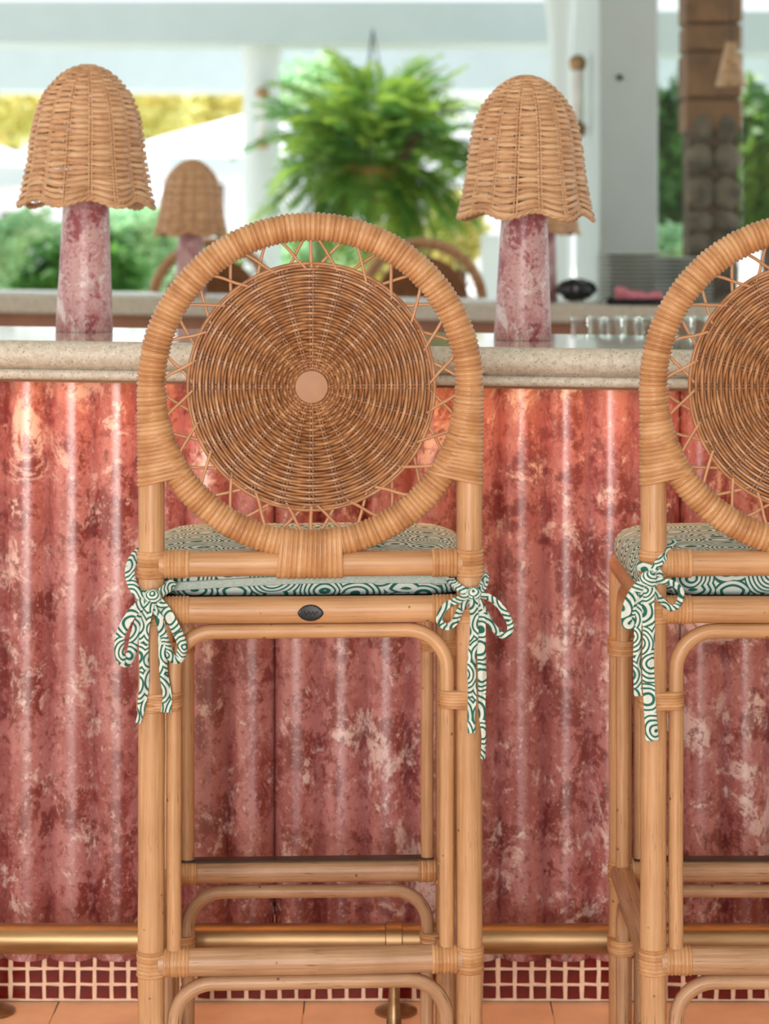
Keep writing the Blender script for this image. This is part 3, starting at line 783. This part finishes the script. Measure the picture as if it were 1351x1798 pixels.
# ================================================================ table lamps
def make_lamp_shade(name, root, z0, S=1.0, seed=0):
    """bell shade; z0 rim height; profile in metres from rim upwards"""
    H = 0.236*S
    prof = [(0.0, 0.1135), (0.06, 0.109), (0.13, 0.106), (0.29, 0.099), (0.45, 0.0955), (0.60, 0.0895), (0.70, 0.0830), (0.78, 0.0745), (0.85, 0.0620), (0.91, 0.0490), (0.96, 0.0355), (0.99, 0.021), (1.0, 0.008)]
    def R(t):
        for (a, ra), (b, rb) in zip(prof[:-1], prof[1:]):
            if t <= b: return (ra+(rb-ra)*(t-a)/(b-a))*S
        return prof[-1][1]*S
    # arc-length rows
    N = 200; ts = [i/N for i in range(N+1)]; al = [0]
    for i in range(N):
        al.append(al[-1]+math.hypot(R(ts[i+1])-R(ts[i]), H/N))
    rows = int(al[-1]/(0.0051*S)); rr = random.Random(seed)
    def t_at(L):
        for i in range(N):
            if al[i+1] >= L: return ts[i]+(ts[i+1]-ts[i])*(L-al[i])/(al[i+1]-al[i])
        return 1.0
    NS = 16; seg = 128
    def pos(th, t, off=0.0):
        lob = math.cos(7*th+0.4*seed)
        fl_ = max(0, 1-t/0.5)
        r = R(t)+0.0035*S*lob*(fl_**1.2)+0.0012*lob*S
        z = z0+H*t-0.0062*S*lob*max(0, 1-t/0.26)
        return Vector((math.cos(th)*(r+off), math.sin(th)*(r+off), z))
    mb = MB()
    for i in range(rows):
        t = t_at(al[-1]*(i+0.6)/(rows+0.2)); L = []; sg = 1 if i % 2 else -1; tone = rr.uniform(.25, .95)
        hgt = 0.0043*S*rr.uniform(.9, 1.08); thk = 0.0018*S; wv = rr.uniform(0, 6)
        A = 0.0030*S if R(t) > 0.04*S else 0.0012*S
        dt = 0.01
        tang = Vector((0, 0, 1)) if t < 0.7 else None
        for j in range(seg):
            th = 2*PI*j/seg
            s_ = math.cos(NS/2*th); off = sg*A*math.copysign(abs(s_)**0.8, s_); hj = hgt*(0.22+0.72*abs(s_)**0.6)*(1.0 if sg*s_ > 0 else 0.75)
            tt = min(0.999, max(0, t+0.004*math.sin(2*th+wv)+0.003*math.sin(5*th+wv)))
            p = pos(th, tt, off)
            r1 = R(min(1, tt+0.02)); r0 = R(max(0, tt-0.02)); tz = Vector((math.cos(th)*(r1-r0), math.sin(th)*(r1-r0), H*0.04)).normalized()
            nn = Vector((math.cos(th), math.sin(th), 0)); nn = (nn-tz*nn.dot(tz)).normalized()
            tn = min(1, max(0, tone+0.3*noise.noise(Vector((th*3, i*2.3, seed)))))
            L.append([mb.vert(p+tz*math.cos(2*PI*k/6)*hj+nn*math.sin(2*PI*k/6)*thk, tn) for k in range(6)])
        mb.loops(L, True, True, False)
    sh = mb.build('woven_shade', M_SHADE, root)
    mb = MB()
    for k in range(NS):
        for off in (-0.0024, 0.0024):
            th0 = 2*PI*(k+0.5)/NS
            pts = []
            for i in range(15):
                t = 0.995*i/14; r = max(R(t), 0.012); pts.append(pos(th0+off*S/r*min(1, r/(0.06*S)), t, 0.0))
            mb.tube(pts, 0.0016*S, 6, tone=rr.uniform(.3, .8))
    mb.build('stakes', M_SHADE, sh)
    mb = MB()
    for ph in (0, PI):
        mb.tube([pos(2*PI*j/240, 0.0, 0.0016*math.cos(30*2*PI*j/240+ph))+Vector((0, 0, -0.002+0.002*math.sin(30*2*PI*j/240+ph))) for j in range(240)], 0.0026*S, 6, closed=True, tone=.5)
    mb.build('rim_braid', M_SHADE, sh)
    mb = MB(); mb.lathe([(0.001, z0+H+0.002), (0.014*S, z0+H+0.002), (0.02*S, z0+H-0.002), (0.02*S, z0+H-0.006), (0.001, z0+H-0.006)], n=20); mb.build('crown_cap', M_SHADE, sh)
    return sh
def make_lamp(x, y, z, stem_h, S, lab, seed, rim):
    root = empty('table_lamp', (x, y, z)); root.rotation_euler = (0, math.atan(SL if seed < 3 else SLB), 0)
    tag(root, lab, 'lamp', 'wicker mushroom table lamps')
    mb = MB(); r0 = 0.0495*S; r1 = 0.0385*S
    pr = [(r0*0.97, 0.0), (r0, 0.0015)]+[(r0+(r1-r0)*i/8, 0.0015+(stem_h-0.0015)*i/8) for i in range(1, 9)]
    mb.lathe(pr, n=48); mb.build('stem', M_STEM, root)
    mb = MB(); mb.tube([(0, 0, stem_h), (0, 0, stem_h+0.05*S)], 0.016*S, 16); mb.build('lamp_holder', M_BLACK, root)
    sh = make_lamp_shade('shade', root, rim, S, seed)
    mb = MB(); mb.tube([(-0.095*S, 0, rim+0.10*S), (0.095*S, 0, rim+0.10*S)], 0.0015*S, 6); mb.tube([(0, 0, stem_h+0.03*S), (0, 0, rim+0.236*S)], 0.0015*S, 6); mb.build('shade_carrier', M_BLACK, root)
    return root
d1 = 3.90; x1 = (148-CU)*d1/FPX
make_lamp(x1, d1, zc(x1), 0.245, 1.0, 'wicker lamp with pink marbled stem, on the counter at the left', 1, 0.223)
d2 = 3.80; x2 = (918-CU)*d2/FPX
make_lamp(x2, d2, zc(x2), 0.228, 0.985, 'wicker lamp with pink marbled stem, on the counter right of the middle stool', 2, 0.211)
d3 = 6.95
def zbk(x): return zpix(529.5, 6.7)-SLB*x
x3 = (334-CU)*d3/FPX; x4 = (952-CU)*d3/FPX
make_lamp(x3, d3, zbk(x3), 0.215, 0.965, 'small blurred wicker lamp on the far counter behind the middle stool', 3, 0.192)
make_lamp(x4, d3, zbk(x4), 0.235, 0.965, 'blurred wicker lamp on the far counter mostly hidden by the nearer right lamp', 4, 0.218)

# ================================================================ far counter
bk = empty('far_counter', (0, 7.0, 0)); tag(bk, 'blurred stone-topped counter on the far side of the bar', 'counter')
mb = MB(); prof = [(6.70, -0.005), (6.70, -0.05), (6.71, -0.056), (7.42, -0.056), (7.42, 0), (6.706, 0)]
L = [[mb.vert((x, y-7, zbk(x)+z)) for y, z in prof] for x in (-2.6, 2.6)]; mb.loops(L); mb.build('stone_top', M_TERR, bk)
mb = MB(); mb.loops([[mb.vert((x, y-7, z)) for y, z in ((6.76, 0), (7.15, 0), (7.15, zbk(x)-0.0565), (6.76, zbk(x)-0.0565))] for x in (-2.6, 2.6)]); mb.build('counter_body', M_BROWN, bk, smooth=False)
# inner worktop with glasses
wt = empty('inner_worktop', (0.9, 4.45, 0)); tag(wt, 'low steel worktop inside the bar, under the row of glasses', 'worktop')
mb = MB(); mb.box(-0.75, 0.9, -0.36, 0.45, 0.905, 0.93, bev=.003); mb.build('top', plain('steel_top', (0.45, 0.45, 0.43), 0.35, 0.6), wt, smooth=False)
mb = MB(); mb.box(-0.73, 0.88, -0.34, 0.43, 0.0, 0.905); mb.build('body', M_BROWN, wt, smooth=False)
def glass_mesh():
    mb = MB()
    mb.lathe([(0.030, 0.0), (0.031, 0.002), (0.006, 0.006), (0.004, 0.012), (0.004, 0.06), (0.012, 0.07), (0.032, 0.088), (0.037, 0.115), (0.034, 0.158), (0.0325, 0.158), (0.0355, 0.115), (0.030, 0.091), (0.008, 0.075), (0.001, 0.074)], n=24)
    return mb
ORD = ['first', 'second', 'third', 'fourth', 'fifth', 'sixth', 'seventh', 'eighth', 'ninth', 'tenth', 'eleventh', 'twelfth', 'thirteenth', 'fourteenth', 'fifteenth']
gproto = None; gi = 0
for row in range(2):
    for k in range(7):
        u = 1030+k*23+row*9; d = 4.42+row*0.10
        loc = ((u-CU)*d/FPX+0.0, d, 0.93)
        if gproto is None: gproto = glass_mesh().build('wine_glass', M_GLASS); o = gproto
        else: o = gproto.copy(); COL.objects.link(o)
        o.location = ((1032+k*72/1.0*0.85+row*30-CU)*d/FPX, d, 0.93)
        tag(o, '%s stemmed glass from the left in the %s row inside the bar' % (ORD[k], ('front', 'back')[row]), 'glass', 'stemmed glasses on the inner worktop')
# plates on the far counter
pp = None; d = 6.95
def plate_mesh():
    mb = MB(); mb.lathe([(0.062, 0.0), (0.066, 0.0), (0.075, 0.004), (0.118, 0.0095), (0.121, 0.011), (0.119, 0.0125), (0.075, 0.007), (0.001, 0.006)], n=40); return mb
for (u, n_, lab, gr) in ((1112, 12, 'in the tall stack before the wide white pillar', 'plates in the left stack'), (1187, 11, 'in the stack just right of the wide white pillar', 'plates in the right stack')):
    x = (u-CU)*d/FPX
    for k in range(n_):
        if pp is None: pp = plate_mesh().build('plate', M_PLATE); o = pp
        else: o = pp.copy(); COL.objects.link(o)
        dd = d if u < 1150 else d+0.26
        o.location = ((u-CU)*dd/FPX+random.uniform(-.002, .002), dd, zbk(x)+0.0035+k*0.0128)
        tag(o, ('topmost' if k == n_-1 else 'lowest' if k == 0 else ORD[n_-1-k])+' grey plate '+('' if k in (0, n_-1) else 'from the top ')+lab, 'plate', gr)
# black tray + napkin + black bag
x = (1118-CU)*6.78/FPX
tr = empty('serving_tray', (x, 6.80, zbk(x)+0.004)); tag(tr, 'flat black tray in front of the plate stack', 'tray')
# ---------- rest of the far counter items
tr.location.y = 6.765
mb = MB(); mb.box(-0.095, 0.095, -0.045, 0.045, 0, 0.006, bev=.002); mb.build('tray_base', M_BLKCLOTH, tr, smooth=False)
mb = MB()
for (a, b, c_, e) in ((-0.095, 0.095, -0.045, -0.040), (-0.095, 0.095, 0.040, 0.045), (-0.095, -0.090, -0.0395, 0.0395), (0.090, 0.095, -0.0395, 0.0395)): mb.box(a, b, c_, e, 0.0055, 0.017)
mb.build('tray_rim', M_BLKCLOTH, tr, smooth=False)
nk = MB(); L = []
for i in range(13):
    q = i/12; xx = -0.075+0.14*q; zz = 0.030-0.018*q+0.004*math.sin(q*9)
    hw_ = 0.032
    L.append([nk.vert((xx, -hw_, zz-0.0)), nk.vert((xx, -hw_*0.3, zz+0.016+0.004*math.sin(i*1.3))), nk.vert((xx, hw_*0.5, zz+0.012)), nk.vert((xx, hw_, zz)), nk.vert((xx, hw_*.9, max(0.004, zz-0.018))), nk.vert((xx, -hw_*.9, max(0.004, zz-0.018)))])
nk.loops(L); o = nk.build('folded_napkin', M_PINKCLOTH, loc=(x+0.01, 6.765, zbk(x)+0.0075)); tag(o, 'pink folded napkin lying on the black tray', 'napkin')
x = (1014-CU)*6.84/FPX; mb = MB(); L = []
for i in range(1, 12):
    a = PI*i/12; L.append([mb.vert(Vector((math.sin(a)*math.cos(2*PI*j/24)*0.062, math.sin(a)*math.sin(2*PI*j/24)*0.05, math.cos(a)*0.032+0.036))+noise.noise_vector(Vector((i*.9, math.cos(2*PI*j/24)*2, math.sin(2*PI*j/24)*2)))*0.012) for j in range(24)])
mb.loops(L); o = mb.build('black_bag', M_BLKCLOTH, loc=(x, 6.88, zbk(x)+0.006)); tag(o, 'shiny black crumpled bag on the far counter left of the plates', 'bag')

# ================================================================ white pillars, beams
def box_obj(name, x0, x1, y0, y1, z0, z1, mat, kind=None, bev=0.0):
    mb = MB(); cx, cy = (x0+x1)/2, (y0+y1)/2; mb.box(x0-cx, x1-cx, y0-cy, y1-cy, z0, z1, bev=bev)
    o = mb.build(name, mat, loc=(cx, cy, 0), smooth=False)
    if kind: o['kind'] = kind
    return o
# big pillar near the right
dB = 8.5
xa, xb = (1052-CU)*dB/FPX, (1156-CU)*dB/FPX
pB = box_obj('white_pillar', xa, xb, dB, dB+1.05, 0, 3.3, M_GREYW, None, 0.006); tag(pB, 'wide white square pillar between the fern and the mirror-image column', 'pillar')
mb = MB(); mb.tube([(-0.035, -0.53, 2.0+CZ-1.37), (-0.035, -0.527-0.012, 2.0+CZ-1.37)], 0.012, 12)
mb.build('screw_cap', M_BLACK, pB)
dC = 11.0
mb = MB(); xc_ = (985-CU)*dC/FPX
mb.lathe([(0.055, 0), (0.055, 2.1), (0.06, 2.25), (0.075, 2.4), (0.10, 2.55), (0.13, 2.7)], n=28); o = mb.build('white_post', M_WHITE, loc=(xc_, dC, 0)); tag(o, 'slim white post flaring at the top, beside the wide pillar', 'post')
# round column A
dA = 13.6; xA = (460-CU)*dA/FPX
cA = empty('white_column', (xA, dA, 0)); tag(cA, 'round white column left of the hanging fern', 'column')
zt = zpix(80, dA)
mb = MB(); mb.lathe([(0.112, 0), (0.112, zt-0.10), (0.118, zt-0.09), (0.118, zt-0.06), (0.128, zt-0.05), (0.128, zt)], n=32); mb.build('shaft', M_WHITE, cA)
# top beam
bm = box_obj('trim_1', -9, (1000-CU)*14/FPX+0.3, 13.4, 13.9, zt, zpix(2, 13.4), M_GREYW, 'structure')
bm = box_obj('trim_2', -14, 16, 21.0, 21.6, zpix(158, 21), zpix(60, 21), M_GREYW, 'structure')
bm = box_obj('trim_3', (1000-CU)*12/FPX, 9, 12.6, 13.0, zpix(92, 12.6), zpix(20, 12.6), M_GREYW, 'structure')
# distant beyond: white post at 860
o = box_obj('white_post', (846-CU)*12.4/FPX, (880-CU)*12.4/FPX, 12.4, 12.52, 0, zpix(412, 12.4), M_WHITE); tag(o, 'short white post below the fern, behind the right lamp', 'post')
# sconces
def sconce(loc, L_, lab, s=1.0, axis=(-1, 0)):
    r_ = empty('wall_sconce', loc); tag(r_, lab, 'sconce')
    mb = MB(); mb.lathe([(0.028*s, -L_/2+0.03), (0.03*s, -L_/2+0.05), (0.03*s, L_/2-0.05), (0.028*s, L_/2-0.03)], n=16); mb.build('glass_tube', plain('frosted_glass', (0.75, 0.74, 0.68), 0.4), r_)
    for z in (-1, 1):
        mb = MB(); mb.lathe([(0.034*s, z*L_/2-0.03), (0.042*s, z*L_/2-0.01), (0.042*s, z*L_/2+0.012), (0.02*s, z*L_/2+0.03)], n=16); mb.build('brass_cap', M_BRASS, r_)
    return r_
sconce((xA+0.012, dA-0.16, zpix(207, dA-0.16)), 0.30, 'small brass-ended sconce on the round white column', 1.0)
sconce((xa-0.05, dB+0.35, zpix(168, dB+.35)), 0.26, 'brass-ended tubular sconce on the side of the wide white pillar', 0.8)

# ================================================================ column built in place of a mirror reflection, and glass at right
dS = 7.95
xs0, xs1 = (1206-CU)*dS/FPX, (1305-CU)*dS/FPX
rc = empty('mirror_image_column', ((xs0+xs1)/2, dS+0.12, 0)); tag(rc, 'dark timber and stone column built in place of a mirror reflection, at the upper right', 'column')
hw_ = (xs1-xs0)/2
mb = MB(); mb.box(-hw_*0.86, hw_*0.86, -0.09, 0.09, 0, 3.3); mb.build('core', M_BARK, rc, smooth=False)
zz = zpix(232, dS); k = 0
while zz < 3.25:
    h_ = (0.12, 0.165, 0.10, 0.17)[k % 4]
    mb = MB(); mb.box(-hw_, hw_, -0.11, 0.11, zz+0.003, zz+h_-0.003, bev=0.008); o = mb.build('timber_block', M_TIMBER, rc, smooth=False); o.rotation_euler = (0, 0, random.uniform(-.04, .04))
    zz += h_; k += 1
zz = 0.9; rs = random.Random(4)
while zz < zpix(240, dS):
    hh = rs.uniform(0.07, 0.13)
    for sx_ in (-1, 1):
        mb = MB(); L = []; cx = sx_*hw_*0.46; s1 = rs.uniform(0, 50); ra = hw_*0.54
        for i in range(1, 8):
            a = PI*i/8; L.append([mb.vert(Vector((cx+math.sin(a)*math.cos(2*PI*j/12)*ra, -0.06+math.sin(a)*math.sin(2*PI*j/12)*0.07, zz+hh/2+math.cos(a)*hh*0.55))+noise.noise_vector(Vector((i*.6+s1, j*.6, 0)))*0.010) for j in range(12)])
        mb.loops(L); mb.build('stone', M_STONE, rc)
    zz += hh
# pendant shade before the column, a mirrored lamp modelled as solid geometry
dP = 7.7; xp = (1284-CU)*dP/FPX
pn = empty('mirror_image_pendant', (xp, dP, zpix(152, dP))); tag(pn, 'small pale wicker pendant built from a mirror reflection, before the mirror-image column', 'lamp')
mb = MB(); L = []
for i in range(22):
    t = i/21; r = 0.052-0.036*t; L.append([mb.vert((math.cos(2*PI*j/32)*(r+0.002*(i % 2)), math.sin(2*PI*j/32)*(r+0.002*(i % 2)), 0.15*t), random.random()) for j in range(32)])
mb.loops(L, True, False, False); mb.build('woven_shade', M_SHADE, pn)
mb = MB(); mb.tube([(0, 0, 0.15), (0, 0, 3.3-zpix(152, dP))], 0.003, 6); mb.build('cord', M_BLACK, pn)
# glass screen
gp = empty('glass_screen', ((1260-CU)*7.50/FPX, 7.5, 0)); tag(gp, 'clear glass screen in front of the mirror-image column, standing behind the far counter', 'glass screen')
g0 = (1158-CU)*7.5/FPX-gp.location.x
for (a, b) in ((g0, (1304-CU)*7.5/FPX-gp.location.x), ((1306-CU)*7.5/FPX-gp.location.x, (1306-CU)*7.5/FPX-gp.location.x+0.45)):
    mb = MB(); mb.box(a, b, -0.004, 0.004, 0.0, 3.0); mb.build('glass_pane', M_GLASS, gp, smooth=False)

# ================================================================ plants
def frond_mesh(seed, L_=0.42, n=16):
    mb = MB(); r = random.Random(seed); bend = r.uniform(0.5, 1.1)
    def pt(t): return Vector((L_*t*(1-0.12*bend*t), 0, -L_*0.55*bend*t*t))
    mb.tube([pt(i/6) for i in range(7)], [0.0035*(1-0.7*i/6) for i in range(7)], 4)
    for i in range(1, n):
        t = i/n; p = pt(t); ln = 0.105*math.sin(PI*min(1, t*0.85+0.12))+0.012; wd = 0.013
        for sd in (-1, 1):
            tip = p+Vector((ln*0.45, sd*ln, -ln*r.uniform(0.1, 0.5))); m_p = p.lerp(tip, 0.5)+Vector((wd, 0, 0.004)); m_q = p.lerp(tip, 0.5)-Vector((wd, 0, -0.004))
            ids = [mb.vert(q) for q in (p, m_p, tip, m_q)]
            mb.f.append((ids[0], ids[1], ids[2])); mb.f.append((ids[0], ids[2], ids[3]))
    return mb
dF = 12.6
cF = P(655, 262, dF)
fern = empty('hanging_fern', cF); tag(fern, 'large hanging fern in a brown basket between the white column and the right lamp', 'plant')
protos = [frond_mesh(i).build('frond', M_FERN if i % 3 else M_DEEP, fern, smooth=False) for i in range(6)]
rf = random.Random(11)
for i in range(290):
    o = protos[i] if i < 6 else protos[rf.randrange(6)].copy()
    if i >= 6: COL.objects.link(o); o.parent = fern
    az = rf.uniform(0, 2*PI); el = rf.uniform(-1.2, 1.45)
    dirv = Vector((math.cos(az)*math.cos(el), math.sin(az)*math.cos(el), math.sin(el)))
    rr_ = rf.uniform(0.02, 0.34)
    o.location = Vector((dirv.x*rr_*1.6, dirv.y*rr_*0.9, dirv.z*rr_*1.1-0.04))
    o.rotation_euler = (rf.uniform(-.4, .4), -el*0.8+rf.uniform(-.25, .25), az)
    o.scale = (rf.uniform(0.65, 1.05),)*3
mb = MB(); mb.lathe([(0.06, -0.30), (0.11, -0.26), (0.15, -0.16), (0.17, -0.10), (0.15, -0.10)], n=20); mb.build('basket', M_COPPERTERR, fern)
for k in range(3):
    a = 2*PI*k/3+.3; mb = MB(); mb.tube([(0.15*math.cos(a), 0.15*math.sin(a), -0.12), (0, 0, zpix(80, 13.4)-cF.z+0.02)], 0.004, 5); mb.build('hanger_wire', M_BLACK, fern)
mb = MB(); mb.tube(smooth_path([(0.10, -0.05, -0.15), (0.20, -0.12, 0.0), (0.24, -0.10, 0.12), (0.16, 0, 0.24)], 4), 0.028, 8); mb.build('woody_stem', M_BARK, fern)

def shrub_mesh(seed, n, rx, ry, rz, leafs, mat, name='foliage'):
    mb = MB(); r = random.Random(seed)
    for i in range(n):
        while True:
            p = Vector((r.uniform(-1, 1), r.uniform(-1, 1), r.uniform(-1, 1)))
            if p.length < 1: break
        k = 0.75+0.35*noise.noise(p*2.2+Vector((seed, 0, 0)))
        p = Vector((p.x*rx*k, p.y*ry*k, p.z*rz*k))
        a = Vector((r.gauss(0, 1), r.gauss(0, 1), r.gauss(0, .6))).normalized(); b = a.orthogonal().normalized()
        s = leafs*r.uniform(.6, 1.3)
        ids = [mb.vert(p+q) for q in (a*s, b*s*.45, -a*s, -b*s*.45)]
        mb.f.append(tuple(ids))
    return mb
def shrub(u, v, d, rx, rz, mat, lab, n=2600, leafs=0.07, cat='shrub', name='garden_shrub', seed=0, trunk=True):
    c = P(u, v, d); root = empty(name, (c.x, d, 0)); tag(root, lab, cat)
    o = shrub_mesh(seed, n, rx, rx*0.7, rz, leafs, mat).build('foliage', mat, root, smooth=False); o.location = (0, 0, c.z); o['kind'] = 'stuff'
    if trunk:
        mb = MB(); mb.tube([(0, 0, 0), (0.03, 0, max(0.1, c.z-rz*0.3))], 0.05, 8); mb.build('trunk', M_BARK, root)
    return root
shrub(40, 455, 16, 0.55, 0.42, M_HEDGE, 'leafy green shrub at the left edge behind the far counter', seed=1)
shrub(245, 440, 16.5, 0.50, 0.42, M_HEDGE, 'leafy green shrub behind the small distant lamp on the left', seed=2)
shrub(140, 480, 15, 0.50, 0.35, M_DEEP, 'low dark shrub behind the stem of the left lamp', seed=3)
shrub(420, 500, 15.5, 0.50, 0.40, M_HEDGE, 'low bright shrub at the foot of the round white column', seed=4)
shrub(560, 480, 17, 0.55, 0.40, M_HEDGE, 'green shrub seen through the top of the middle stool', seed=5)
shrub(720, 455, 15, 0.45, 0.34, M_YELLOW, 'yellow-green shrub below the hanging fern', seed=6, n=1600)
shrub(800, 400, 14, 0.20, 0.30, M_YELLOW, 'yellow drooping plant just left of the right lamp stem', seed=7, n=700)
shrub(1182, 280, 14, 0.42, 0.62, M_DEEP, 'dark green tree between the wide pillar and mirror-image column', cat='tree', name='garden_tree', seed=8, n=3200)
shrub(1345, 290, 14.5, 0.45, 0.62, M_FERN, 'green tree at the right edge beyond the mirror-image column', cat='tree', name='garden_tree', seed=9, n=3200)
shrub(1180, 470, 13.4, 0.30, 0.30, M_HEDGE, 'bright green shrub seen beside the plate stacks', seed=10, n=1400)
shrub(20, 195, 27, 0.9, 0.55, M_YELLOW, 'yellow flowering tree at the far left behind the left lamp', cat='tree', name='garden_tree', seed=11, n=800, leafs=.11)
shrub(255, 190, 28, 0.8, 0.55, M_YELLOW, 'yellow flowering tree between the left lamp and the round column', cat='tree', name='garden_tree', seed=12, n=620, leafs=.11)
shrub(385, 190, 29, 0.7, 0.5, M_YELLOW, 'yellow flowering tree just left of the round white column', cat='tree', name='garden_tree', seed=13, n=550, leafs=.11)
shrub(5, 230, 31, 0.25, 0.18, M_PURPLE, 'small mauve flowering bush at the left edge', seed=14, n=350)
shrub(290, 215, 32, 0.7, 0.5, M_HEDGE, 'distant green tree behind the white parasol', cat='tree', name='garden_tree', seed=15, n=1000, leafs=.12)
shrub(655, 255, 16, 0.85, 0.55, M_FERN, 'light green tree directly behind the hanging fern', cat='tree', name='garden_tree', seed=21, n=1900, leafs=.06)
shrub(560, 150, 15.2, 0.45, 0.25, M_HEDGE, 'distant palm-green treetop above the hanging fern on its left', cat='tree', name='garden_tree', seed=16, n=350)
# parasols
def parasol(u, v, d, R_, H_, lab):
    c = P(u, v, d); root = empty('parasol', (c.x, d, 0)); tag(root, lab, 'parasol', 'white garden parasols')
    mb = MB(); ap = mb.vert((0, 0, c.z)); ring = [mb.vert((R_*math.cos(2*PI*k/8+.4), R_*math.sin(2*PI*k/8+.4), c.z-H_)) for k in range(8)]; r2 = [mb.vert((R_*math.cos(2*PI*k/8+.4), R_*math.sin(2*PI*k/8+.4), c.z-H_-0.14)) for k in range(8)]
    for k in range(8): mb.f.append((ap, ring[k], ring[(k+1) % 8])); mb.f.append((ring[k], r2[k], r2[(k+1) % 8], ring[(k+1) % 8]))
    mb.build('canopy', M_CANVAS, root, smooth=False)
    mb = MB(); mb.tube([(0, 0, 0), (0, 0, c.z)], 0.03, 10); mb.build('pole', M_WHITE, root)
parasol(440, 198, 19, 1.5, 0.42, 'white garden parasol behind the round white column')
parasol(-110, 222, 16, 1.0, 0.30, 'white garden parasol cut by the left edge of the frame')
parasol(175, 300, 25, 1.3, 0.3, 'white garden parasol behind the left lamp')
